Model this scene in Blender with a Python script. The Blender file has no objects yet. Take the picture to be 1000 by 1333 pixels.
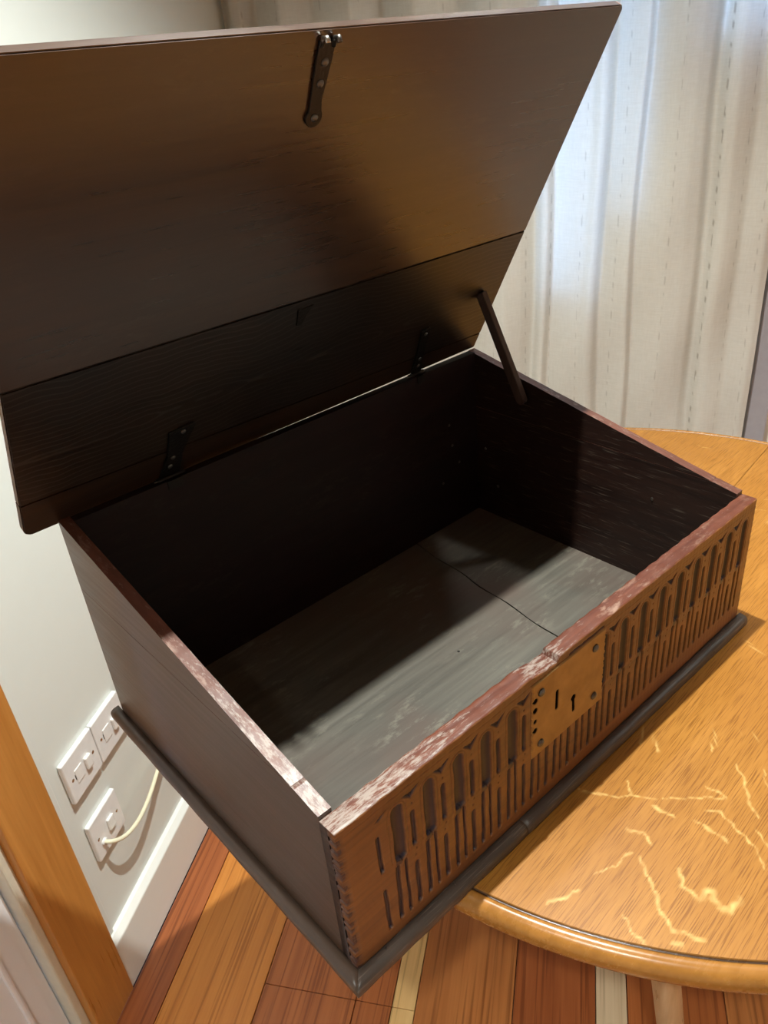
import bpy, bmesh, math, random
import numpy as np
from mathutils import Vector, Matrix
random.seed(3); rng = np.random.default_rng(5)
S = bpy.context.scene; COL = S.collection
# ------------------------------------------------------------------ camera
cam = bpy.data.objects.new('camera', bpy.data.cameras.new('camera')); COL.objects.link(cam)
cr, cu, cf = Vector((.739, -.668, -.085)), Vector((.394, .327, .859)), Vector((.546, .668, -.505))
cf.normalize(); cr = (cr - cr.dot(cf)*cf).normalized(); cu = cr.cross(cf)
cam.matrix_world = Matrix(((cr.x, cu.x, -cf.x, -.2021), (cr.y, cu.y, -cf.y, -.3436), (cr.z, cu.z, -cf.z, .6848), (0, 0, 0, 1)))
cam.data.sensor_fit = 'HORIZONTAL'; cam.data.sensor_width = 36; cam.data.lens = 36*1.0323; cam.data.clip_start = .02
S.camera = cam
# ------------------------------------------------------------------ world, lights, exposure
VS = S.view_settings
S.display_settings.display_device = 'sRGB'; VS.view_transform = 'Standard'; VS.look = 'None'; VS.gamma = 1; VS.use_curve_mapping = False
VS.exposure = 0.0
wd = bpy.data.worlds.new('sky'); S.world = wd; wd.use_nodes = True
wd.node_tree.nodes['Background'].inputs[0].default_value = (.30, .55, 1, 1)
wd.node_tree.nodes['Background'].inputs[1].default_value = 11
A = math.radians(35.4); U = Vector((math.cos(A), math.sin(A), 0)); V = Vector((-math.sin(A), math.cos(A), 0))
FZ = -.757; CZ = 1.62
def P(u, v, z): return U*u + V*v + Vector((0, 0, z))
def spot(name, loc, power, radius=.03, angle=150, blend=.6, col=(.955, .985, .93)):
    l = bpy.data.lights.new(name, 'SPOT'); l.energy = power; l.color = col; l.shadow_soft_size = radius
    l.spot_size = math.radians(angle); l.spot_blend = blend
    o = bpy.data.objects.new(name, l); o.location = loc; COL.objects.link(o); return o
spot('downlight_or_fill', (.42, .19, 1.58), 184, .012, 112, .87)
spot('downlight_or_fill', (-.61, -.61, 1.58), 82, .03, 74, .5)
spot('downlight_or_fill', P(1.22, -.3, 1.58), 17, .05, 110, .9)  # added unseen fill lamp that brightens the curtain
spot('downlight_or_fill', P(.7, -1.45, 1.58), 125, .04, 84, .6)  # added fill lamp, brightens the right part of the chest front
spot('downlight_or_fill', P(-.9, -1.5, 1.58), 45, .05, 84, .5)  # added ambient fill lamp on the unseen side of the room
spot('downlight_or_fill', P(-.9, .1, 1.58), 20, .05, 84, .5)  # another added fill lamp, towards the door side

# ------------------------------------------------------------------ materials
def new_mat(name):
    m = bpy.data.materials.new(name); m.use_nodes = True; nt = m.node_tree
    return m, nt, nt.nodes['Principled BSDF']
def plain(name, col, rough=.5, metal=0, bump=0, bscale=60, spec=.5, var=.1):
    m, nt, b = new_mat(name)
    b.inputs['Base Color'].default_value = (*col, 1); b.inputs['Roughness'].default_value = rough; b.inputs['Metallic'].default_value = metal
    b.inputs['Specular IOR Level'].default_value = spec
    if True:
        tc = nt.nodes.new('ShaderNodeTexCoord'); n = nt.nodes.new('ShaderNodeTexNoise'); n.inputs['Scale'].default_value = bscale; n.inputs['Detail'].default_value = 4
        nt.links.new(tc.outputs['Object'], n.inputs['Vector'])
        mx = nt.nodes.new('ShaderNodeMix'); mx.data_type = 'RGBA'
        mx.inputs[6].default_value = (*[c*(1-var) for c in col], 1); mx.inputs[7].default_value = (*[min(1, c*(1+var*.8)) for c in col], 1)
        nt.links.new(n.outputs['Fac'], mx.inputs[0]); nt.links.new(mx.outputs[2], b.inputs['Base Color'])
        if bump:
            bp = nt.nodes.new('ShaderNodeBump'); bp.inputs['Strength'].default_value = bump; bp.inputs['Distance'].default_value = .002
            nt.links.new(n.outputs['Fac'], bp.inputs['Height']); nt.links.new(bp.outputs[0], b.inputs['Normal'])
    return m
def ramp(nt, src, stops):
    r = nt.nodes.new('ShaderNodeValToRGB'); e = r.color_ramp.elements
    while len(e) < len(stops): e.new(.5)
    for k, (p, c) in zip(e, stops): k.position = p; k.color = (*c, 1) if len(c) == 3 else c
    nt.links.new(src, r.inputs[0]); return r.outputs[0]
def noise(nt, vec, scale, detail=4, rough=.55, dist=0):
    n = nt.nodes.new('ShaderNodeTexNoise'); n.inputs['Scale'].default_value = scale; n.inputs['Detail'].default_value = detail
    n.inputs['Roughness'].default_value = rough; n.inputs['Distortion'].default_value = dist
    nt.links.new(vec, n.inputs['Vector']); return n.outputs['Fac']
def mapping(nt, vec, scale=(1, 1, 1), rot=(0, 0, 0), loc=(0, 0, 0)):
    m = nt.nodes.new('ShaderNodeMapping'); m.inputs['Scale'].default_value = scale; m.inputs['Rotation'].default_value = rot; m.inputs['Location'].default_value = loc
    nt.links.new(vec, m.inputs['Vector']); return m.outputs[0]
def mix(nt, f, a, b, mode='MIX'):
    m = nt.nodes.new('ShaderNodeMix'); m.data_type = 'RGBA'; m.blend_type = mode
    for s, v in ((0, f), (6, a), (7, b)):
        if isinstance(v, (int, float)): m.inputs[s].default_value = v
        elif isinstance(v, tuple): m.inputs[s].default_value = (*v, 1)
        else: nt.links.new(v, m.inputs[s])
    return m.outputs[2]
def math_(nt, op, a, b=0):
    m = nt.nodes.new('ShaderNodeMath'); m.operation = op
    for i, v in enumerate((a, b)):
        if isinstance(v, (int, float)): m.inputs[i].default_value = v
        else: nt.links.new(v, m.inputs[i])
    return m.outputs[0]
def wood(name, dark, light, rough=.35, rot=(0, 0, 0), stretch=14, base=4, streak=160, bump=.25, patch=None, pores=None, attr=None, attr_col=(.1, .1, .1), rings=0, ring_col=(.05, .05, .05), spec=.5, wear=None, off=(0, 0, 0), rvar=.25, coat=0, pscale=900, pthr=.51, pst=.03, knots=None, wattr=None):
    """grain runs along x of the rotated object coordinates"""
    m, nt, b = new_mat(name); tc = nt.nodes.new('ShaderNodeTexCoord'); oc = tc.outputs['Object']
    v0 = mapping(nt, oc, (1, 1, 1), rot, off)
    v1 = mapping(nt, v0, (1, stretch, stretch)); v2 = mapping(nt, v0, (.035, 1, 1))
    n1 = noise(nt, v1, base, 5, .6, .4); n2 = noise(nt, v2, streak, 3, .6)
    f = math_(nt, 'ADD', math_(nt, 'MULTIPLY', n1, .6), math_(nt, 'MULTIPLY', n2, .4))
    c = ramp(nt, f, [(.32, dark), (.68, light)])
    n3 = noise(nt, oc, 5, 3, .5, .3)
    if patch: c = mix(nt, ramp(nt, n3, [(.42, (0, 0, 0)), (.66, (1, 1, 1))]), c, patch)
    if rings:
        w = nt.nodes.new('ShaderNodeTexWave'); w.wave_type = 'RINGS'; w.inputs['Scale'].default_value = rings; w.inputs['Distortion'].default_value = 20; w.inputs['Detail'].default_value = 3; w.inputs['Detail Scale'].default_value = .13
        nt.links.new(mapping(nt, v0, (1.15, 2.09, .01), (0, 0, 0), (-.020, -.842, 0)), w.inputs['Vector'])
        c = mix(nt, math_(nt, 'MULTIPLY', ramp(nt, w.outputs['Fac'], [(.80, (0, 0, 0)), (.97, (1, 1, 1))]), n3), c, ring_col)
    if pores:
        v3 = mapping(nt, v0, (pst, 1, 1)); n4 = noise(nt, v3, pscale, 2, .5)
        c = mix(nt, ramp(nt, n4, [(pthr, (0, 0, 0)), (pthr+.12, (1, 1, 1))]), c, pores)
    if wear:
        n5 = noise(nt, mapping(nt, v0, (.35, 1, 1)), 90, 5, .7); n6 = noise(nt, oc, 9, 3)
        c = mix(nt, math_(nt, 'MULTIPLY', ramp(nt, n5, [(.53, (0, 0, 0)), (.66, (1, 1, 1))]), ramp(nt, n6, [(.42, (0, 0, 0)), (.62, (1, 1, 1))])), c, wear)
    if knots:
        vo = nt.nodes.new('ShaderNodeTexVoronoi'); vo.inputs['Scale'].default_value = 3.4; nt.links.new(mapping(nt, v0, (.75, 1.3, .02)), vo.inputs['Vector'])
        dk = math_(nt, 'ADD', vo.outputs['Distance'], math_(nt, 'MULTIPLY', math_(nt, 'SUBTRACT', noise(nt, oc, 60, 2), .5), .03))
        c = mix(nt, ramp(nt, dk, [(.018, (.85, .85, .85)), (.034, (.12, .12, .12)), (.05, (0, 0, 0))]), c, knots)
    if wattr:
        wa = nt.nodes.new('ShaderNodeAttribute'); wa.attribute_name = wattr
        n7 = noise(nt, mapping(nt, v0, (.22, 1, 1)), 260, 5, .75)
        c = mix(nt, math_(nt, 'MULTIPLY', ramp(nt, math_(nt, 'ADD', n7, math_(nt, 'MULTIPLY', wa.outputs['Fac'], .20)), [(.60, (0, 0, 0)), (.74, (1, 1, 1))]), .75), c, (.34, .29, .25))
    if attr:
        at = nt.nodes.new('ShaderNodeAttribute'); at.attribute_name = attr
        c = mix(nt, at.outputs['Fac'], c, attr_col)
    nt.links.new(c, b.inputs['Base Color'])
    rr = math_(nt, 'ADD', math_(nt, 'MULTIPLY', math_(nt, 'SUBTRACT', n2, .5), rvar), rough)
    rr = math_(nt, 'ADD', rr, math_(nt, 'MULTIPLY', math_(nt, 'SUBTRACT', n3, .5), rvar))
    nt.links.new(rr, b.inputs['Roughness']); b.inputs['Specular IOR Level'].default_value = spec
    b.inputs['Coat Weight'].default_value = coat; b.inputs['Coat Roughness'].default_value = .2
    bp = nt.nodes.new('ShaderNodeBump'); bp.inputs['Strength'].default_value = bump; bp.inputs['Distance'].default_value = .0012
    nt.links.new(f, bp.inputs['Height']); nt.links.new(bp.outputs[0], b.inputs['Normal'])
    return m
H = math.pi/2
M = {}
M['front'] = wood('carved oak', (.095, .032, .011), (.27, .105, .031), .35, attr='carve', attr_col=(.016, .012, .022), bump=.3, stretch=10, spec=.55, rvar=.12)
M['front_top'] = wood('worn oak edge', (.075, .020, .011), (.165, .052, .028), .45, bump=.7, wear=(.30, .18, .13), spec=.3, wattr='worn')
M['side'] = wood('dark oak side', (.036, .018, .010), (.072, .038, .022), .36, rot=(0, 0, H), bump=.4, patch=(.06, .036, .023), spec=.7)
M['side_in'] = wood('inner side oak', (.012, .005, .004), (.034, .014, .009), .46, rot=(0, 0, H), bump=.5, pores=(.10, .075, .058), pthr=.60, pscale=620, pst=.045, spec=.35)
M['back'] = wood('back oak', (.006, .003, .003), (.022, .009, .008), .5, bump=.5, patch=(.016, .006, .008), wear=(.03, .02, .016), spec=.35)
M['bottom'] = wood('dusty bottom board', (.052, .046, .036), (.118, .107, .085), .62, bump=.6, patch=(.088, .060, .046), wear=(.15, .136, .105), off=(.2, .1, 0))
M['lid'] = wood('lid oak', (.028, .012, .007), (.062, .028, .013), .3, bump=.3, patch=(.042, .024, .018), wear=(.06, .036, .022), rvar=.14, spec=.9, coat=.4)
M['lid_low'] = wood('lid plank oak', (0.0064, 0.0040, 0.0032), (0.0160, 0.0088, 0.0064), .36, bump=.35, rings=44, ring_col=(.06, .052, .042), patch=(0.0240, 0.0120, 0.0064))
M['lid_strip'] = wood('lid strip oak', (.014, .008, .005), (.040, .018, .008), .40, bump=.35, spec=.4)
M['mould'] = wood('base moulding oak', (.032, .023, .018), (.095, .070, .056), .42, bump=.7, stretch=5, pores=(.13, .10, .08), pthr=.56)
M['mould_side'] = wood('base moulding side oak', (.042, .026, .018), (.105, .068, .048), .42, rot=(0, 0, H), bump=.6)
M['lid_edge'] = wood('lid edge oak', (.58, .22, .06), (.80, .38, .13), .6, bump=.2, spec=.1)
M['iron'] = plain('black iron', (.035, .032, .03), .38, .8, .3, 300)
M['iron_worn'] = plain('worn iron', (.16, .15, .14), .3, .9, .3, 300)
M['brass'] = plain('old brass plate', (.42, .22, .055), .42, .55, .25, 45)
M['dark'] = plain('dark hollow', (.006, .005, .004), .9)
M['steel'] = plain('bright steel', (.6, .58, .54), .25, 1)
M['table'] = wood('golden oak tabletop', (.28, .112, .0165), (.46, .21, .042), .36, rot=(0, 0, -math.radians(4)), stretch=9, base=3, streak=520, bump=.1, patch=(.34, .142, .024), pores=(.225, .088, .013), attr='fleck', attr_col=(.68, .44, .15), rvar=.12, spec=.35)
M['rim'] = wood('golden oak rim', (0.2700, 0.1125, 0.0198), (0.4140, 0.1800, 0.0360), .27, stretch=3, base=9, bump=.1, attr='fleck', attr_col=(0.0270, 0.0108, 0.0036), rvar=.12)
M['leg'] = wood('pale oak leg', (.36, .22, .10), (.60, .42, .24), .34, rot=(0, H, 0), bump=.15)
M['wall'] = plain('white wall paint', (.76, .795, .755), .55, 0, .05, 30, var=.015)
M['ceil'] = plain('white ceiling paint', (.78, .76, .72), .8)
M['skirt'] = plain('white gloss paint', (.85, .86, .82), .35, var=.02)
M['plastic'] = plain('white plastic', (.87, .87, .86), .3)
M['rocker'] = plain('white rocker plastic', (.90, .90, .88), .25)
M['cable'] = plain('cream cable sheath', (.80, .76, .56), .4)
M['casing'] = wood('varnished pine casing', (.46, .18, .035), (.64, .29, .07), .34, rot=(0, H, 0), stretch=8, base=3, bump=.1)
M['door'] = plain('white door paint', (.86, .88, .92), .45, var=.02)
M['beads'] = plain('cream bead paint', (.74, .71, .58), .4)
M['greyframe'] = plain('grey frame paint', (.34, .33, .36), .5)
M['cream'] = plain('cream wall paint', (.66, .61, .52), .7)

# ------------------------------------------------------------------ object helpers
def link(name, me, mat=None, parent=None, smooth=False):
    o = bpy.data.objects.new(name, me); COL.objects.link(o)
    if mat is not None:
        for mm in (mat if isinstance(mat, (list, tuple)) else [mat]): me.materials.append(mm)
    if smooth:
        me.polygons.foreach_set('use_smooth', [True]*len(me.polygons))
    if parent is not None:
        o.parent = parent; o.matrix_parent_inverse = parent.matrix_world.inverted() if parent.type == 'EMPTY' else Matrix.Identity(4)
    return o
EMP = {}
def thing(name, loc, label, cat, group=None):
    o = bpy.data.objects.new(name, None); COL.objects.link(o); o.location = loc; o.matrix_world = Matrix.Translation(Vector(loc))
    o.empty_display_size = .05; o['label'] = label; o['category'] = cat
    if group: o['group'] = group
    return o
def tag(o, label, cat, group=None):
    o['label'] = label; o['category'] = cat
    if group: o['group'] = group
    return o
def struct(o): o['kind'] = 'structure'; return o
def mesh_py(name, vs, fs):
    me = bpy.data.meshes.new(name); me.from_pydata([tuple(v) for v in vs], [], fs); me.update(); return me
def grid_mesh(name, Pn, wrap=False, wrap_v=False, mat_idx=None, attr=None):
    """Pn: (n,m,3) array"""
    n, m, _ = Pn.shape; idx = np.arange(n*m).reshape(n, m)
    if wrap: idx = np.vstack([idx, idx[:1]])
    if wrap_v: idx = np.hstack([idx, idx[:, :1]])
    q = np.stack([idx[:-1, :-1], idx[1:, :-1], idx[1:, 1:], idx[:-1, 1:]], -1).reshape(-1, 4)
    me = bpy.data.meshes.new(name); me.vertices.add(n*m); me.vertices.foreach_set('co', Pn.reshape(-1).astype(np.float32))
    me.loops.add(q.size); me.loops.foreach_set('vertex_index', q.reshape(-1).astype(np.int32))
    me.polygons.add(len(q)); me.polygons.foreach_set('loop_start', np.arange(0, q.size, 4, dtype=np.int32))
    me.update(calc_edges=True)
    if attr:
        for k, a in attr.items():
            at = me.attributes.new(k, 'FLOAT', 'POINT'); at.data.foreach_set('value', a.reshape(-1).astype(np.float32))
    if mat_idx is not None: me.polygons.foreach_set('material_index', mat_idx.reshape(-1).astype(np.int32))
    me.validate(); return me
def box_bm(bm, x0, x1, y0, y1, z0, z1, T=None, bev=0, seg=2):
    r = bmesh.ops.create_cube(bm, size=1); vs = r['verts']
    for v in vs: v.co = Vector((x0 if v.co.x < 0 else x1, y0 if v.co.y < 0 else y1, z0 if v.co.z < 0 else z1))
    if bev:
        es = list({e for v in vs for e in v.link_edges})
        rr = bmesh.ops.bevel(bm, geom=es, offset=bev, segments=seg, affect='EDGES', profile=.6); vs = list({v for f in rr['faces'] for v in f.verts} | {v for v in vs if v.is_valid})
    if T is not None:
        for v in vs: v.co = T(v.co)
def bm_obj(name, bm, mat, parent=None, smooth=False):
    bmesh.ops.recalc_face_normals(bm, faces=bm.faces)
    me = bpy.data.meshes.new(name); bm.to_mesh(me); bm.free(); return link(name, me, mat, parent, smooth)
def box(name, x0, x1, y0, y1, z0, z1, mat, parent=None, T=None, bev=0, seg=2):
    bm = bmesh.new(); box_bm(bm, x0, x1, y0, y1, z0, z1, T, bev, seg); return bm_obj(name, bm, mat, parent, smooth=False)
def UV(c): return U*c.x + V*c.y + Vector((0, 0, c.z))        # room coordinates (u along left wall, v across, z)
def rbox(name, u0, u1, v0, v1, z0, z1, mat, parent=None, bev=0, seg=2): return box(name, u0, u1, v0, v1, z0, z1, mat, parent, UV, bev, seg)
def prism(name, pts, axis_vec, mat, parent=None, bev=0, subdiv=0):
    bm = bmesh.new(); a = [bm.verts.new(p) for p in pts]; f = bm.faces.new(a)
    r = bmesh.ops.extrude_face_region(bm, geom=[f]); vs = [g for g in r['geom'] if isinstance(g, bmesh.types.BMVert)]
    bmesh.ops.translate(bm, verts=vs, vec=axis_vec)
    bmesh.ops.recalc_face_normals(bm, faces=bm.faces)
    if bev: bmesh.ops.bevel(bm, geom=list(bm.edges), offset=bev, segments=3, affect='EDGES', profile=.5)
    return bm_obj(name, bm, mat, parent)
def tube(name, pts, rad, mat, parent=None, n=12, cap=True):
    pts = [Vector(p) for p in pts]; rad = rad if isinstance(rad, (list, tuple)) else [rad]*len(pts)
    vs, fs = [], []; prev = None
    for i, p in enumerate(pts):
        t = (pts[min(i+1, len(pts)-1)] - pts[max(i-1, 0)]).normalized()
        a = prev if prev is not None else (Vector((0, 0, 1)) if abs(t.z) < .9 else Vector((1, 0, 0)))
        a = (a - a.dot(t)*t).normalized(); prev = a; b = t.cross(a)
        for k in range(n):
            th = 2*math.pi*k/n; vs.append(p + (a*math.cos(th) + b*math.sin(th))*rad[i])
    for i in range(len(pts)-1):
        for k in range(n): fs.append((i*n+k, i*n+(k+1) % n, (i+1)*n+(k+1) % n, (i+1)*n+k))
    if cap: fs += [tuple(range(n))[::-1], tuple((len(pts)-1)*n+k for k in range(n))]
    return link(name, mesh_py(name, vs, fs), mat, parent, True)
def dome(name, c, nrm, r, h, mat, parent=None, slot=False):
    nrm = Vector(nrm).normalized(); a = nrm.orthogonal().normalized(); b = nrm.cross(a); vs, fs = [], []; n = 14; L = 5
    for i in range(L):
        ph = i/(L-1)*math.pi/2*.97; rr = r*math.cos(ph); hh = h*math.sin(ph)
        for k in range(n): th = 2*math.pi*k/n; vs.append(Vector(c) + a*rr*math.cos(th) + b*rr*math.sin(th) + nrm*hh)
    for i in range(L-1):
        for k in range(n): fs.append((i*n+k, i*n+(k+1) % n, (i+1)*n+(k+1) % n, (i+1)*n+k))
    fs.append(tuple((L-1)*n+k for k in range(n))); fs.append(tuple(range(n))[::-1])
    return link(name, mesh_py(name, vs, fs), mat, parent, True)

# ------------------------------------------------------------------ the room
VW = .602; UB = 1.556
bpy.context.view_layer.update()
# floor boards (v limits, colours)
struct(rbox('floor', -1.7, 1.75, -2.6, .75, FZ-.06, FZ-.022, plain('subfloor', (.05, .03, .02), .9)))
floor_o = bpy.data.objects['floor']
pine = {
 'red': ((.26, .070, .020), (.42, .130, .040)), 'orange': ((.50, .17, .028), (.66, .27, .055)), 'deep': ((.30, .085, .022), (.46, .15, .042)),
 'brown': ((.36, .125, .034), (.54, .21, .06)), 'sap': ((.70, .44, .17), (.82, .56, .25)), 'white': ((.60, .45, .28), (.74, .60, .40))}
PM = {k: wood('pine '+k, a, b, .34, knots=(.10, .03, .010), rot=(0, 0, -A), stretch=16, base=2.2, streak=110, bump=.12, rvar=.15, pores=tuple(x*.80 for x in a), pscale=170, pst=.018, pthr=.53, off=(i*.37, i*.2, 0)) for i, (k, (a, b)) in enumerate(pine.items())}
boards = [(.582, .515, 'red', []), (.515, .343, 'orange', []), (.343, .172, 'deep', [.35]), (.172, .107, 'deep', [.35]), (.107, .066, 'sap', [.35]), (.066, -.10, 'brown', [.62]),
          (-.10, -.238, 'red', []), (-.238, -.29, 'white', []), (-.29, -.45, 'deep', [.2])]
v = -.45; cyc = ['brown', 'orange', 'red', 'deep']
k = 0
while v > -2.45: boards.append((v, v-.17, cyc[k % 4], [[.9], [-.4], [], [.3]][k % 4])); v -= .17; k += 1
for (v1, v0, c, cuts) in boards:
    es = [-1.62] + sorted(cuts) + [1.60]
    for a, b in zip(es[:-1], es[1:]):
        o = rbox('floor_board', a+.0005, b-.0005, v0+.0007, v1-.0007, FZ-.022, FZ, PM[c], None, .0008, 1)
        o.parent = floor_o
knots = [(212, 1259), (0, 0)]
# walls
struct(rbox('wall_left', .25, UB+.12, VW, VW+.1, FZ, CZ, M['wall']))
struct(rbox('wall_left_end', -1.7, -.62, VW, VW+.1, FZ, CZ, M['wall']))
struct(rbox('wall_left_lintel', -.62, .25, VW, VW+.1, 1.30, CZ, M['wall']))
struct(rbox('wall_right', -1.7, UB+.12, -2.55, -2.45, FZ, CZ, M['wall']))
struct(rbox('wall_front', -1.7, -1.6, -2.55, VW+.1, FZ, CZ, M['wall']))
struct(rbox('ceiling', -1.7, UB+.12, -2.55, VW+.1, CZ, CZ+.05, M['ceil']))
# back wall: unseen glazed openings added behind the curtain, stepped to shape its blue patches
bm = bmesh.new()
panes = [(-.185, -.095, .17, .15), (-.288, -.228, .34, .33), (-.53, -.405, .66, .60)]
WT = UB+.10
def bw(v0, v1, z0, z1): box_bm(bm, UB, WT, v0, v1, z0, z1, UV)
bw(-.095, VW, FZ, CZ); bw(-.228, -.185, FZ, CZ); bw(-.405, -.288, FZ, CZ); bw(-2.45, -.53, FZ, CZ)
for a, b, z0, z1 in panes: bw(a, b, FZ, z0); bw(a, b, 1.35, CZ)
struct(bm_obj('wall_back', bm, M['cream']))
gm, nt, b_ = new_mat('window glass'); tr = nt.nodes.new('ShaderNodeBsdfTransparent'); gl = nt.nodes.new('ShaderNodeBsdfGlossy'); gl.inputs['Roughness'].default_value = .02
mx = nt.nodes.new('ShaderNodeMixShader'); mx.inputs[0].default_value = .08; nt.links.new(tr.outputs[0], mx.inputs[1]); nt.links.new(gl.outputs[0], mx.inputs[2]); nt.links.new(mx.outputs[0], nt.nodes['Material Output'].inputs[0])
w_ = None
for i, (a, b, z0, z1) in enumerate(panes):
    g = rbox('added_window_%d' % (i+1), UB+.045, UB+.049, a-.002, b+.002, z0-.002, 1.352, gm); struct(g)
    l = bpy.data.lights.new('added_window_portal', 'AREA'); l.shape = 'RECTANGLE'; l.size = abs(a-b); l.size_y = 1.35-z0; l.cycles.is_portal = True
    o = bpy.data.objects.new('added_window_portal', l); COL.objects.link(o); c = P(UB+.09, (a+b)/2, (z0+1.35)/2)
    d = -U; R3 = Matrix((V, Vector((0, 0, 1)), U)).transposed(); o.matrix_world = Matrix.Translation(c) @ R3.to_4x4()
# trims at the back wall, right of the curtain
struct(rbox('trim_1', UB-.035, UB+.002, -.612, -.566, FZ, CZ, M['greyframe'], None, .004))
# skirting: body with a small bevelled top
def skirt(name, pts, u0, u1, mat):
    return struct(prism(name, [P(u0, v, z) for v, z in pts], U*(u1-u0), mat))
skirt('baseboard_left', [(VW, FZ), (.5835, FZ), (.5835, FZ+.118), (.5845, FZ+.121), (.594, FZ+.1305), (VW, FZ+.1315)], .302, UB, M['skirt'])
struct(prism('baseboard_back', [P(UB, -.62, FZ), P(UB-.018, -.62, FZ), P(UB-.018, -.62, FZ+.12), P(UB, -.62, FZ+.13)], V*-1.83, M['skirt']))
# thin edge strip next to the casing, casing, bead, door
struct(rbox('trim_2', .300, .326, VW-.004, VW+.001, FZ, 1.3, M['wall'], None, .0015))
struct(rbox('trim_3', .206, .301, VW-.022, VW+.05, FZ, 1.34, M['casing'], None, .003))
struct(rbox('trim_4', .190, .206, VW-.008, VW+.05, FZ, 1.30, M['beads'], None, .003))
door = rbox('door_1', -.62, .187, VW+.012, VW+.05, FZ+.005, 1.30, M['door'], None, .002); struct(door)
for (a, b) in ((-.52, -.25), (-.15, .137)):
    for (z0, z1) in ((FZ+.14, FZ+.86), (FZ+.98, 1.18)):
        bm = bmesh.new()
        for q in ((a, b, z0, z0+.008), (a, b, z1-.008, z1)): box_bm(bm, q[0], q[1], VW+.006, VW+.014, q[2], q[3], UV, .003)
        for q in ((a, a+.008), (b-.008, b)): box_bm(bm, q[0], q[1], VW+.006, VW+.014, z0, z1, UV, .003)
        bm_obj('panel_moulding', bm, M['door'], None).parent = door

# ------------------------------------------------------------------ curtain
ctrl = [(.60, -.02), (.575, .025), (.55, .02), (.53, -.02), (.50, .0), (.46, .028), (.42, .012), (.40, -.015), (.36, .01), (.31, .03), (.27, .0), (.25, -.025), (.21, .008), (.17, .03), (.12, .012), (.095, -.02),
        (.05, .012), (.01, .028), (-.03, .008), (-.06, -.02), (-.075, .006), (-.09, .008), (-.098, -.022), (-.118, -.012), (-.15, .004), (-.175, .010), (-.19, .022), (-.205, .012), (-.214, -.022), (-.235, -.008), (-.262, .010), (-.277, .016), (-.283, -.016),
        (-.31, .002), (-.345, .018), (-.38, .016), (-.405, .004), (-.418, -.022), (-.428, -.018), (-.437, .014), (-.455, .022), (-.475, .012), (-.495, -.004), (-.515, .012), (-.54, .024), (-.555, .012)]
cx = np.array([c[0] for c in ctrl])[::-1]; cd = np.array([c[1] for c in ctrl])[::-1]
vv = np.arange(-.555, .600, .0014); zz = np.concatenate([np.arange(FZ+.01, -.3, .03), np.arange(-.3, .85, .006), np.arange(.85, CZ-.03, .04)])
VV, ZZ = np.meshgrid(vv, zz, indexing='ij')
wob = .004*np.sin(ZZ*4+VV*9) + .003*np.sin(ZZ*9+1.3+VV*20)
wob *= np.clip((VV+.555)/.03, 0, 1)
dd = np.interp(VV+wob, cx, cd)
ker = np.hanning(17); ker /= ker.sum()
pad = np.pad(dd, ((8, 8), (0, 0)), mode='edge'); dd = sum(ker[i]*pad[i:i+dd.shape[0]] for i in range(17))
dd = dd*(.85+.25*np.sin(ZZ*2.2+VV*3)) + .0006*np.sin(VV*900+7*np.sin(ZZ*6))*0 + .002*np.sin(ZZ*17+VV*31)
thr = np.zeros_like(VV)
for j, v0 in enumerate([-.1, -.165, -.241, -.345, -.433, -.485, -.53, -.045, .03, .12, .2, .29, .38, .47, .55]):
    m0 = np.abs(VV - v0 - .003*np.sin(ZZ*5+j) + wob*.3) < .0011
    seg = (np.sin(ZZ*170+j*2+2*np.sin(ZZ*23+j)) + .5*np.sin(ZZ*60+j)) > .35
    thr = np.maximum(thr, (m0 & seg)*(.26 if v0 != -.433 else .5))
UU = 1.51 - dd - .012
base = np.stack([U.x*UU+V.x*VV, U.y*UU+V.y*VV, ZZ], -1)
cme = grid_mesh('curtain', base, attr={'thread': thr})
cm, nt, b_ = new_mat('sheer linen curtain'); tc = nt.nodes.new('ShaderNodeTexCoord'); rv = mapping(nt, tc.outputs['Object'], (1, 1, 1), (0, 0, -A))
nw = noise(nt, mapping(nt, rv, (.1, .12, 1)), 330, 3, .6); nw2 = noise(nt, mapping(nt, rv, (1, 1, .15)), 240, 2, .6)
at = nt.nodes.new('ShaderNodeAttribute'); at.attribute_name = 'thread'
fx = math_(nt, 'ADD', math_(nt, 'MULTIPLY', nw, .6), math_(nt, 'MULTIPLY', nw2, .4))
c = ramp(nt, fx, [(.30, (.71, .68, .615)), (.70, (.79, .765, .705))])
c = mix(nt, at.outputs['Fac'], c, (.22, .18, .13))
df = nt.nodes.new('ShaderNodeBsdfDiffuse'); tl = nt.nodes.new('ShaderNodeBsdfTranslucent'); ms = nt.nodes.new('ShaderNodeMixShader'); ms.inputs[0].default_value = .30
bp = nt.nodes.new('ShaderNodeBump'); bp.inputs['Strength'].default_value = .12; bp.inputs['Distance'].default_value = .001
nt.links.new(fx, bp.inputs['Height'])
for s in (df, tl): nt.links.new(c, s.inputs[0]); nt.links.new(bp.outputs[0], s.inputs['Normal'])
nt.links.new(df.outputs[0], ms.inputs[1]); nt.links.new(tl.outputs[0], ms.inputs[2]); nt.links.new(ms.outputs[0], nt.nodes['Material Output'].inputs[0])
tag(link('curtain', cme, cm, None, True), 'cream sheer linen curtain with dashed thread lines hanging behind the round table', 'curtain')

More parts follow.
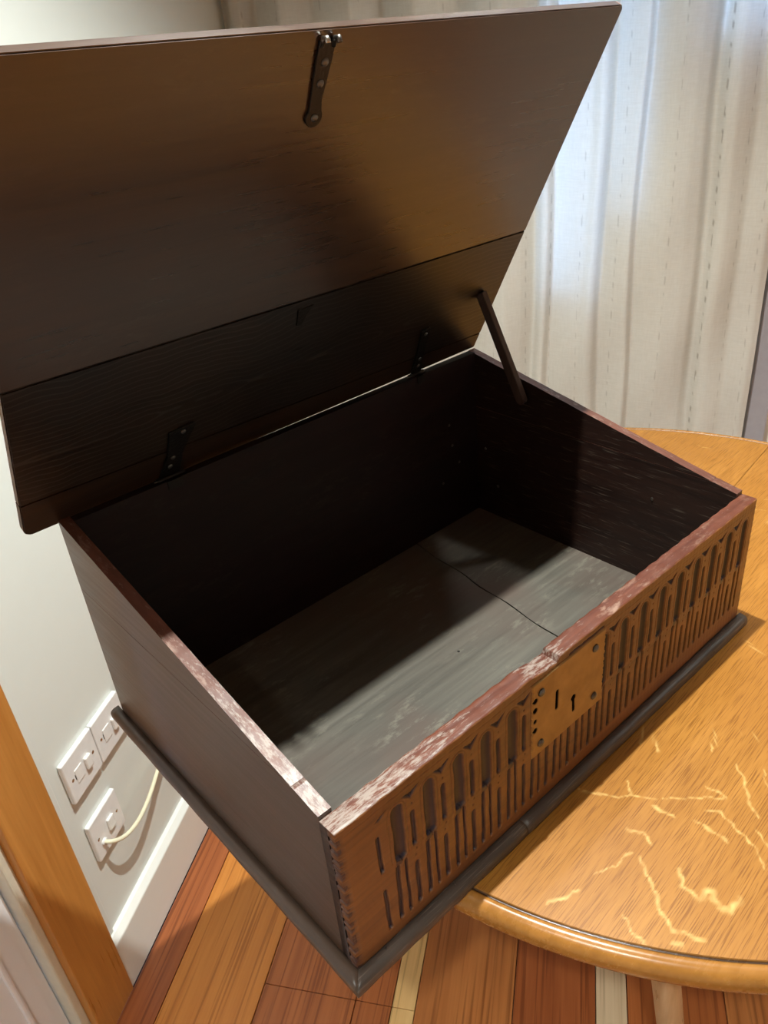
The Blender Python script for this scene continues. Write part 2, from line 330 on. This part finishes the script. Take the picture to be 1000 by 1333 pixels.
# ------------------------------------------------------------------ wall plates and cable
def W3(u, z, out=0): return P(u, VW-out, FZ+z)
def plate(u, z, label, kind):
    t = thing('switch_plate' if kind else 'cable_outlet', W3(u, z-.043), label, 'switch' if kind else 'outlet', None)
    box('plate', u-.043, u+.043, VW-.0095, VW-.0002, FZ+z-.043, FZ+z+.043, M['plastic'], t, UV, .003, 3)
    if kind:
        box('rocker', u+.004, u+.019, VW-.0155, VW-.0093, FZ+z-.013, FZ+z+.012, M['rocker'], t, UV, .0025, 2)
        box('fuse_holder', u-.022, u-.002, VW-.0108, VW-.0093, FZ+z-.015, FZ+z+.012, M['rocker'], t, UV, .0006, 1)
        box('slot', u-.0235, u-.0222, VW-.0098, VW-.0093, FZ+z-.006, FZ+z+.004, M['dark'], t, UV)
    else:
        box('rocker', u-.002, u+.016, VW-.0145, VW-.0093, FZ+z-.013, FZ+z+.013, M['rocker'], t, UV, .0025, 2)
        tube('cable_gland', [W3(u-.021, z-.016, .008), W3(u-.021, z-.016, .0125)], .0065, M['plastic'], t)
    for s in (-1, 1):
        dome('screw', W3(u+s*.030, z, .0093), -V, .0033, .0012, M['steel'], t)
plate(.394, .476, 'white switch plate nearest the wooden door casing, left of its joined twin', 1)
plate(.4815, .476, 'white switch plate beside the chest moulding, right of its joined twin', 1)
plate(.397, .327, 'white cable outlet plate with rocker, below the two joined switch plates', 0)
cp = [(.376, .311, .010), (.379, .309, .020), (.392, .301, .029), (.412, .293, .033), (.44, .288, .034), (.47, .287, .032), (.505, .290, .028), (.545, .296, .022), (.59, .303, .016), (.64, .305, .010), (.70, .29, .009), (.76, .22, .009), (.80, .15, .026), (.82, .02, .030)]
pts = []
for i in range(len(cp)-1):
    p0, p1, p2, p3 = [np.array(cp[max(0, min(len(cp)-1, j))]) for j in (i-1, i, i+1, i+2)]
    for t in np.linspace(0, 1, 6, endpoint=False): pts.append(.5*((2*p1)+(-p0+p2)*t+(2*p0-5*p1+4*p2-p3)*t*t+(-p0+3*p1-3*p2+p3)*t**3))
tag(tube('cable', [W3(*p) for p in pts], .0038, M['cable']), 'cream cable curving from the lower outlet plate across the white wall', 'cable')

# ------------------------------------------------------------------ table
TC = Vector((.655, .13)); TZ = -.0165; RT = .5565; JA = math.radians(8)
table = thing('round_table', (TC.x, TC.y, FZ), 'round golden oak table with grooved rim carrying the open chest', 'table')
FL = [[(0.291, -0.078), (0.298, -0.09), (0.293, -0.103)], [(0.229, -0.083), (0.247, -0.092), (0.27, -0.094)], [(0.272, -0.104), (0.258, -0.123), (0.249, -0.135), (0.236, -0.148), (0.229, -0.164), (0.235, -0.178), (0.24, -0.19)], [(0.21, -0.125), (0.202, -0.141), (0.2, -0.157), (0.201, -0.169)], [(0.287, -0.138), (0.274, -0.147), (0.272, -0.161)], [(0.274, -0.166), (0.287, -0.169), (0.277, -0.182), (0.281, -0.192), (0.297, -0.191)], [(0.474, -0.075), (0.441, -0.087)], [(0.393, -0.106), (0.395, -0.129)], [(0.297, -0.012), (0.313, -0.04), (0.337, -0.068), (0.361, -0.096), (0.393, -0.127)], [(0.364, -0.119), (0.373, -0.134), (0.366, -0.15), (0.358, -0.177), (0.343, -0.191)], [(0.346, -0.119), (0.347, -0.138), (0.346, -0.153)], [(0.44, -0.114), (0.427, -0.131), (0.407, -0.144), (0.393, -0.162)], [(0.489, -0.098), (0.495, -0.118)], [(0.412, -0.033), (0.402, -0.045)], [(0.343, -0.042), (0.33, -0.058)], [(0.172, -0.071), (0.188, -0.078), (0.204, -0.083)], [(0.218, -0.171), (0.222, -0.177)], [(0.333, -0.081), (0.336, -0.101)], [(0.377, -0.167), (0.368, -0.183)], [(0.456, -0.137), (0.435, -0.15)], [(0.415, -0.016), (0.398, -0.024)]]
FWD = [.0022, .0012, .0022, .0016, .0028, .0038, .0014, .0016, .0013, .0016, .002, .0018, .0018, .0024, .0012, .002, .003, .0022, .0014, .0012, .0016]
def fleck_field(X, Y):
    F = np.zeros_like(X)
    wx = X + .0011*np.sin(Y*310+X*150+2*np.sin(X*70)) + .0005*np.sin(X*900+2+3*np.sin(Y*200)); wy = Y + .0011*np.sin(X*280-Y*90+2*np.sin(Y*90)) + .0005*np.sin(Y*800+3*np.sin(X*240))
    for L, w in zip(FL, FWD):
        L = np.array(L)
        for a, b in zip(L[:-1], L[1:]):
            d = b-a; t = np.clip(((wx-a[0])*d[0]+(wy-a[1])*d[1])/(d@d), 0, 1)
            ds = np.hypot(wx-a[0]-t*d[0], wy-a[1]-t*d[1]); ww = w*(.65+.5*np.abs(np.sin(wx*260+wy*190)))
            F = np.maximum(F, np.clip(1.15-(ds/ww), 0, 1)*(.62+.3*np.sin(wx*330+1.7*np.sin(wy*240))*np.sin(wy*270)))
    r2 = np.random.default_rng(9)
    for q in range(70):      # faint short flecks elsewhere
        x0 = r2.uniform(.15, 1.2); y0 = r2.uniform(-.4, .6); an = r2.normal(math.radians(-60), .6); ln = r2.uniform(.008, .03); w = r2.uniform(.0008, .0022)
        a = np.array((x0, y0)); d = np.array((math.cos(an), math.sin(an)))*ln
        msk = (np.abs(X-x0) < .05) & (np.abs(Y-y0) < .05)
        if not msk.any(): continue
        t = np.clip(((wx[msk]-a[0])*d[0]+(wy[msk]-a[1])*d[1])/(d@d), 0, 1); ds = np.hypot(wx[msk]-a[0]-t*d[0], wy[msk]-a[1]-t*d[1])
        F[msk] = np.maximum(F[msk], np.clip(1.1-ds/w, 0, 1)*.4)
    return F
rs = np.concatenate([[.0005], np.arange(.02, .30, .01), np.arange(.30, .536, .0022)])
prof_in = [(r, 0) for r in rs]
RG = .5395
rim = [(RG-.0025, 0), (RG-.0012, -.0012), (RG, -.0022), (RG+.0012, -.0006), (RG+.003, .0004), (RG+.006, .0006), (RG+.010, -.0012), (RG+.0135, -.0045), (RT-.001, -.0095), (RT, -.015), (RT-.0008, -.0195), (RT-.003, -.0225), (RT-.006, -.0235), (RT-.009, -.028), (RT-.03, -.029), (.3, -.029), (.01, -.029)]
for half in (0, 1):
    th = np.linspace(JA+math.pi*half+.0000, JA+math.pi*(half+1), 900)
    pr = prof_in + rim[:1]
    R_, T_ = np.meshgrid([p[0] for p in pr], th, indexing='ij')
    gap = .0004*(1 if half == 0 else -1)
    X = TC.x + R_*np.cos(T_) - gap*math.sin(JA); Y = TC.y + R_*np.sin(T_) + gap*math.cos(JA); Z = np.zeros_like(X)+TZ
    X0, Y0 = X, Y
    me = grid_mesh('tabletop_board', np.stack([X, Y, Z], -1)[::-1], attr={'fleck': fleck_field(X, Y)[::-1]})
    o = link('tabletop_board', me, M['table'], table, True)
    R_, T_ = np.meshgrid([p[0] for p in rim], th, indexing='ij'); Zr = np.meshgrid([p[1] for p in rim], th, indexing='ij')[0]
    X = TC.x + R_*np.cos(T_); Y = TC.y + R_*np.sin(T_)
    f = np.zeros_like(X); f[1:4] = .9; f[2] = 1; f[3] = .4
    me = grid_mesh('table_rim', np.stack([X, Y, Zr+TZ], -1)[::-1], attr={'fleck': f[::-1]})
    link('table_rim', me, M['rim'], table, True)
# apron and legs
th = np.linspace(0, 2*math.pi, 97)[:-1]
pr = [(.40, -.03), (.40, -.105), (.385, -.105), (.385, -.03)]
R_, T_ = np.meshgrid([p[0] for p in pr], th, indexing='ij'); Zr = np.meshgrid([p[1] for p in pr], th, indexing='ij')[0]
link('apron', grid_mesh('apron', np.stack([TC.x+R_*np.cos(T_), TC.y+R_*np.sin(T_), Zr+TZ], -1), wrap=True, wrap_v=True), M['rim'], table, True)
for k in range(4):
    a = k*math.pi/2; rot = Matrix.Rotation(a, 3, 'Z')
    t0 = rot @ Vector((-.344, -.227, 0)); t1 = rot @ Vector((-.283, -.309, 0))
    pts, rr = [], []
    for s, r in [(0, .020), (.10, .021), (.13, .016), (.15, .021), (.17, .016), (.25, .017), (.45, .0165), (.6, .016), (.8, .017), (.82, .021), (.84, .016), (.86, .021), (.93, .020), (.97, .023), (1, .018)]:
        q = t0.lerp(t1, s); pts.append((TC.x+q.x, TC.y+q.y, -.046+(FZ+.001+.046)*s)); rr.append(r)
    tube('leg', pts, rr, M['leg'], table, 16)

# ------------------------------------------------------------------ the chest
W, D, Hf, Hb = .66, .4556, .1772, .2766
LA = 2.0708; lc, ls = math.cos(LA), math.sin(LA)
chest = thing('chest', (W/2, D/2, -.016), 'dark carved oak box chest with propped-open lid standing on the round table', 'chest')
# carved front
xs = np.arange(0, W*100+.001, .07)*1.0; xs[-1] = W*100
def top_z(x):       # x in cm; chipped notch in the rim
    z = np.full_like(x, Hf*100)
    z -= np.interp(x, [23.0, 24.2, 25.6, 26.9, 27.1, 27.5], [0, .22, .42, .6, .6, 0.0])
    return z + .03*np.sin(x*1.7) + .004*np.sin(x*5.3+1)
NZ = 190
tz = top_z(xs); s = np.linspace(0, 1, NZ)
X = np.repeat(xs[:, None], NZ, 1); Z = s[None, :]*(tz[:, None]-.12)
Xw = X + .02*np.sin(Z*1.6+X*.7) ; Zw = Z + .03*np.sin(X*3.1)
def seg(x0, z0, x1, z1): 
    dx, dz = x1-x0, z1-z0; t = np.clip(((Xw-x0)*dx+(Zw-z0)*dz)/(dx*dx+dz*dz+1e-9), 0, 1); return np.hypot(Xw-x0-t*dx, Zw-z0-t*dz)
dep = np.zeros_like(X); mask = np.zeros_like(X)
def cut(d, hw, depth, edge=.1, m=1.0):
    global dep, mask
    k = np.clip((hw-d)/edge, 0, 1); dep = np.maximum(dep, depth*k); mask = np.maximum(mask, m*np.clip((hw-d)/.07, 0, 1))
def tri(pts, depth):
    global dep, mask
    sd = np.full_like(X, 9.)
    for i in range(3):
        (x0, z0), (x1, z1) = pts[i], pts[(i+1) % 3]; dx, dz = x1-x0, z1-z0; L = math.hypot(dx, dz)
        sd = np.minimum(sd, ((Zw-z0)*dx-(Xw-x0)*dz)/L)
    k = np.clip(sd/.1, 0, 1); dep = np.maximum(dep, depth*k); mask = np.maximum(mask, np.clip(sd/.06, 0, 1))
zb = lambda c: 1.3+max(0, min(1, (c-25)/20))*1.0
for k in range(17):
    c = 6.1+3.6*k+rng.normal(0, .04); b = zb(c); j = rng.normal(0, .08)
    d = seg(c+.05, 9.4, c+.05, 15.05); hw = .66
    dep = np.maximum(dep, .42*np.sqrt(np.clip(1-(d/hw)**2, 0, 1))); mask = np.maximum(mask, np.clip((hw-d)/.08, 0, 1))
    ring = np.abs(seg(c, 9.0, c, 15.0)-.98); ring = np.where(Zw < 9.2, 9, ring); cut(ring, .09, .08, .1, .2)
    cut(seg(c-.62, b+.3, c-.5, 8.3), .27, .34); cut(seg(c+.5, b+.25, c+.45, 8.6+j), .2, .34)
    nub = np.hypot(Xw-(c-.28), Zw-8.85); dep = dep*np.clip((nub-.25)/.2, 0, 1) - .12*np.clip(1-(nub/.42)**2, 0, 1); mask = np.maximum(mask, .8*(nub < .4))
    if k < 16:
        m = c+1.68
        cut(seg(m, 9.5, m, 13.5+j), .29, .30); cut(seg(m, b+.3, m, 7.0+j), .28, .34)
        for (dx, dz) in ((0, 14.55), (.12, 8.75), (-.05, 8.0)): cut(np.hypot(Xw-m-dx, Zw-dz), .11, .12, .06)
        tri([(c+.55, 16.15), (m-.02, 15.12), (m+.1, 15.9)], .22); tri([(m-.1, 15.15), (c+2.75, 16.45), (m+.05, 15.95)], .22)
cut(seg(3.95, 9.4, 3.85, 13.6), .24, .3); cut(seg(4.05, 1.5, 3.95, 6.7), .24, .3)
tri([(3.7, 15.6), (4.3, 15.5), (5.1, 16.25)], .2)
cut(np.abs(Z-16.85), .05, .06, .05, .5); cut(seg(29.0, 16.95, 34.6, 16.98), .13, .2, .08, 1)  # dark gap and shadow line above the lock plate, cut and coloured in
# behind the lock plate the board is left flat
lk = (X > 23.4) & (X < 34.7) & (Z > 7.2) & (Z < 16.7); 
lk &= ~((X < 24.0))
dep = np.where(lk, 0, dep); mask = np.where(lk, 0, mask)
# end joints: scalloped edges
e0 = np.clip(1-X/.75, 0, 1); sc = np.clip(.55+.4*np.sin(Z*5.3+2.1*np.sin(Z*.9)+1.3*np.sin(Z*2.3))+.3*np.sin(Z*11+2*np.sin(Z*3)), 0, 1)
dep += .2*e0*(.3+.7*sc); mask = np.maximum(mask, .75*np.clip(e0*1.6*sc, 0, 1))
X = X + .09*(e0 > .6)*(sc > .6)
e1 = np.clip(1-(W*100-X)/.25, 0, 1); X = X - .12*e1*np.abs(np.sin(Z*3.6))
dep += .006*np.sin(X*2.3+Z)+.004*np.sin(X*9+3*np.sin(Z))
# front rows then rounded top, top surface, back
rows = [np.stack([X/100, dep/100, Z/100], -1)]
def row(y, dz): 
    return np.stack([xs/100, np.full_like(xs, y)+.0004*np.sin(xs*2.9), (tz+dz+.003*np.sin(xs*.9))/100], -1)[:, None, :]
rows += [row(.0006, -.05), row(.0018, -.01)] + [row(y, 0) for y in np.linspace(.004, .0175, 8)] + [row(.0192, -.03), row(.02, -.12)]
rows += [np.stack([xs/100, np.full_like(xs, .02), np.full_like(xs, z)], -1)[:, None, :] for z in (.12, .0)]
G = np.concatenate(rows, 1); ma = np.concatenate([mask, np.zeros((len(xs), G.shape[1]-NZ))], 1)
wn = np.repeat((np.interp(xs, [0, 5, 12, 19], [1, .9, .5, 0]) + np.interp(xs, [22, 23.5, 28, 30], [0, .75, .75, 0]))[:, None], G.shape[1], 1)  # whitish fibre amount: strongest at the left end, again round the notch
mi = np.zeros((G.shape[0]-1, G.shape[1]-1), int); mi[:, NZ:] = 1; mi[:, NZ+11:] = 2; mi = np.concatenate([mi, mi[:, -1:]*0+2], 1)
def capcol(c): c = c.copy(); c[:, 1] = .01; return c[None]
G = np.concatenate([capcol(G[0]), G, capcol(G[-1])], 0); ma = np.concatenate([ma[:1]*0+.6, ma, ma[-1:]*0+.4], 0); mi = np.concatenate([mi[:1], mi, mi[-1:]], 0); wn = np.concatenate([wn[:1], wn, wn[-1:]], 0)
me = grid_mesh('front_board', G, wrap_v=True, attr={'carve': ma, 'worn': wn}, mat_idx=mi)
fb = link('front_board', me, [M['front'], M['front_top'], M['side_in']], chest, True)
fb['label'] = 'front board carved with a row of hollow arches and slots'
# sides: (y,z) outline, lower plank plus upper wedge
TS = .013
def slope(y): return Hf+(Hb-Hf)*y/D
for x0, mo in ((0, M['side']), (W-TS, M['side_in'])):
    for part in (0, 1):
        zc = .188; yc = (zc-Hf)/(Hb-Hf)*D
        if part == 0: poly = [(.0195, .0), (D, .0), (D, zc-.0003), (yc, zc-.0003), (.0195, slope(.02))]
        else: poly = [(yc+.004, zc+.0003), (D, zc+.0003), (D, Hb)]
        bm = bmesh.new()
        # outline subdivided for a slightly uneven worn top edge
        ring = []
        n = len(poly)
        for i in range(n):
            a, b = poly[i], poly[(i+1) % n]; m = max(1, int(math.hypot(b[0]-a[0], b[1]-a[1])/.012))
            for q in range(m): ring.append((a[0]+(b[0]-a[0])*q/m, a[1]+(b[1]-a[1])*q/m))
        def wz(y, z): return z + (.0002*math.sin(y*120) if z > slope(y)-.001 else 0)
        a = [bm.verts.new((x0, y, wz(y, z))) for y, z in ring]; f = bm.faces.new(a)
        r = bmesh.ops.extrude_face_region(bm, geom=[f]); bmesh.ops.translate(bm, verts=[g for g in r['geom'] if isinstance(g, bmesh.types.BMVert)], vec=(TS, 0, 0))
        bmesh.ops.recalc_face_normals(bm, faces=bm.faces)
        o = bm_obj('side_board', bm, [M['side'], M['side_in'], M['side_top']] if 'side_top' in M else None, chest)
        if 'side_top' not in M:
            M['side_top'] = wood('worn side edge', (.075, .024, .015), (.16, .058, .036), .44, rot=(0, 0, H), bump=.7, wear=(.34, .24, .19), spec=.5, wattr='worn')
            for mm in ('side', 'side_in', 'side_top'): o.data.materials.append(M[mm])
        at = o.data.attributes.new('worn', 'FLOAT', 'POINT'); at.data.foreach_set('value', [float(np.interp(v_.co.y, [0, .04, .14, .26], [1, .8, .55, 0]))*(x0 == 0) for v_ in o.data.vertices])  # whitish fibres increase towards the front end, left board only
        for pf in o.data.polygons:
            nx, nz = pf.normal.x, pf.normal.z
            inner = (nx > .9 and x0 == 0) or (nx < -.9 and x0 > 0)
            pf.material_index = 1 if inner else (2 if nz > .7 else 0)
# back
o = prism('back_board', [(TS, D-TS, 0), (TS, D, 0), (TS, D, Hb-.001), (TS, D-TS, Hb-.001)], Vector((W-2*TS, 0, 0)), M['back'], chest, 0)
# bottom: two boards with an open split
def cx_(y): return .464+(y-.137)*.118 + .0015*math.sin(y*60)
ys = np.linspace(.0203, D-TS, 40)
for q in (0, 1):
    bm = bmesh.new()
    if q == 0: ring = [(TS, D-TS), (TS, .0203)] + [(cx_(y)-.0009-.0004*math.sin(y*90), y) for y in ys]
    else: ring = [(W-TS, .0203), (W-TS, D-TS)] + [(cx_(y)+.0007, y) for y in ys[::-1]]
    a = [bm.verts.new((x, y, -.0005)) for x, y in ring]; f = bm.faces.new(a)
    r = bmesh.ops.extrude_face_region(bm, geom=[f]); bmesh.ops.translate(bm, verts=[g for g in r['geom'] if isinstance(g, bmesh.types.BMVert)], vec=(0, 0, .0045+.0004*q))
    bm_obj('bottom_board', bm, M['bottom'], chest)
dome('knot_hole', (.358, .218, .0037), (0, 0, 1), .0022, .0006, M['dark'], chest)
# base slab and moulding
box('base_board', .001, W-.001, .001, D-.001, -.0158, -.0008, M['mould'], chest)
PR = [(0, 0), (.0060, -.0006), (.0092, -.0017), (.0112, -.0036), (.0121, -.0065), (.0121, -.0125), (.0108, -.0158), (0, -.0158)]
def mould(name, A0, A1, out, m0, m1, mat, n=60):
    A0, A1, out = Vector(A0), Vector(A1), Vector(out); dr = (A1-A0).normalized(); arr = np.zeros((n, len(PR), 3))
    for i in range(n):
        s_ = i/(n-1)
        for j, (o_, z) in enumerate(PR):
            p = A0 + dr*(-m0*o_) + (A1+dr*(m1*o_)-A0+dr*(m0*o_))*s_
            wv = .0002*math.sin(s_*37)*(o_ > .006)
            arr[i, j] = p + out*(o_+wv) + Vector((0, 0, z))
    me = grid_mesh(name, arr, wrap_v=True)
    bm = bmesh.new(); bm.from_mesh(me); bmesh.ops.holes_fill(bm, edges=[e for e in bm.edges if e.is_boundary], sides=0); bmesh.ops.recalc_face_normals(bm, faces=bm.faces); bm.to_mesh(me); bm.free()
    return link(name, me, mat, chest, True)
mould('base_moulding', (0, 0, 0), (.215, 0, 0), (0, -1, 0), 1, 0, M['mould'])
mould('base_moulding', (.2156, 0, 0), (W+.007, 0, 0), (0, -1, 0), 0, 0, M['mould'])
mould('base_moulding', (0, 0, 0), (0, D+.012, 0), (-1, 0, 0), 1, 0, M['mould_side'])
mould('base_moulding', (W, .0, 0), (W, D+.012, 0), (1, 0, 0), -.6, 0, M['mould_side'])
# moulding cuts (pale nicks across the front moulding)
for x in (.03, .118, .585, .615, .622):
    if x in (.118,): pass
    tube('moulding_nick', [(x, -.0015, -.0001), (x-.0012, -.0085, -.0020), (x-.0020, -.0123, -.0072)], .0006, M['iron_worn'], chest, 6)
# lid: boards in the lid plane (x, t along slope, k thickness outwards)
LT = .0105; LX0, LX1, LH = -.0362, W-.0010, .4825
def L3(x, t, k=0): return Vector((x, D+lc*t+ls*k, Hb+.0003+ls*t-lc*k))
def lid_piece(t0l, t0r, t1l, t1r, mat, r0=0, r1=0, name='lid_board'):
    ring = []
    def corner(cx, ct, a0, r):
        return [(cx+r*math.cos(a), ct+r*math.sin(a)) for a in np.linspace(a0, a0+math.pi/2, 7)] if r else [(cx, ct)]
    ring += corner(LX0+r0, t0l+r0, math.pi, r0) + corner(LX1-r0*.4, t0r+r0*.4, 1.5*math.pi, r0*.4)
    ring += corner(LX1-r1, t1r-r1, 0, r1) + corner(LX0+r1, t1l-r1, math.pi/2, r1)
    bm = bmesh.new(); a = [bm.verts.new(L3(x, t)) for x, t in ring]; f = bm.faces.new(a)
    r = bmesh.ops.extrude_face_region(bm, geom=[f]); bmesh.ops.translate(bm, verts=[g for g in r['geom'] if isinstance(g, bmesh.types.BMVert)], vec=L3(0, 0, LT)-L3(0, 0, 0))
    bmesh.ops.recalc_face_normals(bm, faces=bm.faces)
    bmesh.ops.bevel(bm, geom=list(bm.edges), offset=.0012, segments=2, affect='EDGES')
    o = bm_obj(name, bm, mat, chest); o.data.materials.append(M['lid_edge']); top = Vector((0, lc, ls))
    for pf in o.data.polygons:
        if pf.normal.dot(top) > .5 and t1l > .4: pf.material_index = 1
    return o
J = .0002
lid_piece(-.0065, .0014, .047-J, .030-J, M['lid_strip'], .010, 0)
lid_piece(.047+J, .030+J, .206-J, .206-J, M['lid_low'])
lid_piece(.206+J, .206+J, LH, LH, M['lid'], 0, .006)
# hinges on the lid underside (k<0 is towards the inside)
def strap(name, outline, k0, k1, mat, parent):
    bm = bmesh.new(); a = [bm.verts.new(L3(x, t, k0)) for x, t in outline]; f = bm.faces.new(a)
    r = bmesh.ops.extrude_face_region(bm, geom=[f]); bmesh.ops.translate(bm, verts=[g for g in r['geom'] if isinstance(g, bmesh.types.BMVert)], vec=L3(0, 0, k1)-L3(0, 0, k0))
    bmesh.ops.recalc_face_normals(bm, faces=bm.faces)
    bmesh.ops.bevel(bm, geom=list(bm.edges), offset=.0004, segments=1, affect='EDGES')
    return bm_obj(name, bm, mat, parent)
nin = L3(0, 0, -1)-L3(0, 0, 0)
def kids(o, L):
    for c_ in L: c_.parent = o; c_.matrix_parent_inverse = Matrix.Identity(4)
def hinge(xb, xt, wb, wt, t1, nails):
    h = strap('hinge', [(xb-wb, .002), (xb+wb, .002), (xb+(xt-xb)*.45+wb*.75, t1*.45), (xt+wt, t1-.002), (xt+wt*.8, t1), (xt-wt, t1-.003), (xb+(xt-xb)*.45-wb*.75, t1*.45)], -.0001, -.0028, M['iron'], chest)
    L = [dome('nail', L3(x, t, -.0026), nin, .0032, .0016, M['iron_worn']) for x, t in nails]
    L.append(tube('knuckle', [L3(xb-wb-.004, -.0005, -.004), L3(xb+wb+.004, -.0005, -.004)], .0038, M['iron']))
    L.append(tube('pin', [L3(xb-wb-.007, -.0005, -.004), L3(xb+wb+.007, -.0005, -.004)], .0016, M['steel']))
    bm = bmesh.new(); box_bm(bm, xb-wb*.7, xb+wb*.7, D-TS-.0015, D-TS-.0001, Hb-.012, Hb-.001); L.append(bm_obj('leaf', bm, M['iron']))
    kids(h, L)
hinge(.134, .147, .0135, .0165, .078, [(.148, .070), (.137, .032), (.134, .018)])
hinge(.533, .520, .010, .008, .088, [(.522, .078), (.530, .030), (.532, .016)])
# hasp at the top of the lid
out = [(.262, .474), (.246, .474), (.2455, .460), (.2470, .425)] + [(.254+.0088*math.cos(a), .412+.0088*math.sin(a)) for a in np.linspace(math.radians(140), math.radians(400), 14)] + [(.2590, .427), (.2620, .460)]
hs = strap('hasp', out, -.0001, -.0030, M['iron'], chest)
L = [dome('screw', L3(x, t, -.0029), nin, .0038, .0018, M['iron_worn']) for x, t in ((.2545, .458), (.2535, .441), (.254, .412))]
for xx in (.2485, .2605):
    L.append(tube('hook', [L3(xx, .470, -.002), L3(xx, .4765, -.0035), L3(xx, .4785, -.007), L3(xx, .476, -.0095)], .0024, M['steel'] if xx < .25 else M['iron_worn'], None, 10))
kids(hs, L)
# small iron remnant at the board joint
strap('iron_patch', [(.285, .172), (.292, .170), (.297, .184), (.304, .196), (.290, .194), (.283, .196)], -.0001, -.0012, M['iron'], chest)
# prop stay
p1 = Vector((.6165, D+lc*.118, Hb+ls*.118)) ; p2 = Vector((.6385, .343, .222))
ax = (p2-p1).normalized(); sd = Vector((1, 0, 0)); sd = (sd-sd.dot(ax)*ax).normalized(); up = ax.cross(sd)
bm = bmesh.new(); Lp = (p2-p1).length
ringp = [(-.0075, 0), (-.0075, Lp-.006)] + [(-.0075*math.cos(a), Lp-.006+.0075*math.sin(a)) for a in np.linspace(.2, math.pi-.2, 8)] + [(.0075, Lp-.006), (.006, 0)]
a = [bm.verts.new(p1+ax*l+up*w-sd*.005) for w, l in ringp]; f = bm.faces.new(a)
r = bmesh.ops.extrude_face_region(bm, geom=[f]); bmesh.ops.translate(bm, verts=[g for g in r['geom'] if isinstance(g, bmesh.types.BMVert)], vec=sd*.010)
bmesh.ops.recalc_face_normals(bm, faces=bm.faces); bmesh.ops.bevel(bm, geom=list(bm.edges), offset=.0007, segments=2, affect='EDGES')
st = bm_obj('prop_stay', bm, wood('stay oak', (.045, .028, .022), (.10, .062, .052), .34, rot=(0, H, 0)), chest)
# lock plate: height field with keyholes
px = np.arange(23.3, 34.9, .07); pz = np.arange(7.15, 16.75, .07); PX, PZ = np.meshgrid(px, pz, indexing='ij')
hd = np.full_like(PX, .0); pm = np.zeros_like(PX)
def hole(d, hw): 
    global pm; pm = np.maximum(pm, np.clip((hw-d)/.05, 0, 1))
def sgd(x0, z0, x1, z1):
    dx, dz = x1-x0, z1-z0; t = np.clip(((PX-x0)*dx+(PZ-z0)*dz)/(dx*dx+dz*dz), 0, 1); return np.hypot(PX-x0-t*dx, PZ-z0-t*dz)
hole(sgd(27.05, 11.5, 27.05, 13.6), .26); hole(np.hypot(PX-29.75, PZ-10.9), .42); hole(sgd(29.85, 9.2, 29.75, 10.8), .24)
for z in (13.4, 12.0, 10.8, 14.6): hole(np.hypot((PX-23.75), PZ-z)/(1.0), .36 if z != 12.0 else .28)
dent = .05*np.exp(-((PX-31.6)**2+(PZ-11.2)**2)/.15) + .05*np.exp(-((PX-28.2)**2+(PZ-11.0)**2)/.1) + .03*np.sin(PX*.9)*np.sin(PZ*.8)
edge = np.minimum(np.minimum(PX-px[0], px[-1]-PX), np.minimum(PZ-pz[0], pz[-1]-PZ)); ed = np.clip(edge/.12, 0, 1)
bx = .08*np.sin(PZ*7)+.06*np.sin(PZ*13); PXw = PX + bx*np.clip(1-(px[-1]-PX)/.6, 0, 1) - bx*.6*np.clip(1-(PX-px[0])/.5, 0, 1)
yy = -(.12*ed + dent*.6) + .07*pm
G = np.stack([PXw/100, yy/100, PZ/100], -1)
lp = link('lock_plate', grid_mesh('lock_plate', G, attr={'carve': pm}), None, chest, True); lp['label'] = 'flat yellow brass lock plate'
bmM, nt, b_ = new_mat('brass with keyholes'); at = nt.nodes.new('ShaderNodeAttribute'); at.attribute_name = 'carve'; tc = nt.nodes.new('ShaderNodeTexCoord')
nb = noise(nt, tc.outputs['Object'], 30, 5, .6); c = ramp(nt, nb, [(.35, (.29, .175, .062)), (.65, (.40, .25, .095))])
c = mix(nt, at.outputs['Fac'], c, (.006, .005, .004)); nt.links.new(c, b_.inputs['Base Color'])
nt.links.new(math_(nt, 'MULTIPLY', math_(nt, 'SUBTRACT', 1, at.outputs['Fac']), .55), b_.inputs['Metallic']); b_.inputs['Roughness'].default_value = .42; nt.links.new(math_(nt, 'MULTIPLY', math_(nt, 'SUBTRACT', 1, at.outputs['Fac']), .5), b_.inputs['Specular IOR Level'])
lp.data.materials.append(bmM)
L = [dome('nail', (x/100, -.0012, z/100), (0, -1, 0), .0046, .003, M['iron_worn']) for x, z in ((24.6, 15.2), (24.6, 8.6), (33.1, 15.2), (33.3, 8.7))]
kids(lp, L)

# old nail heads on the inside of the back and right boards
for (x, z) in ((.585, .178), (.590, .142), (.604, .108), (.566, .085)):
    dome('nail', (x, D-TS, z), (0, -1, 0), .0024, .0010, M['iron_worn'], chest)
for (y, z) in ((.425, .12), (.40, .06), (.13, .135)):
    dome('nail', (W-TS, y, z), (-1, 0, 0), .0024, .0010, M['iron_worn'], chest)
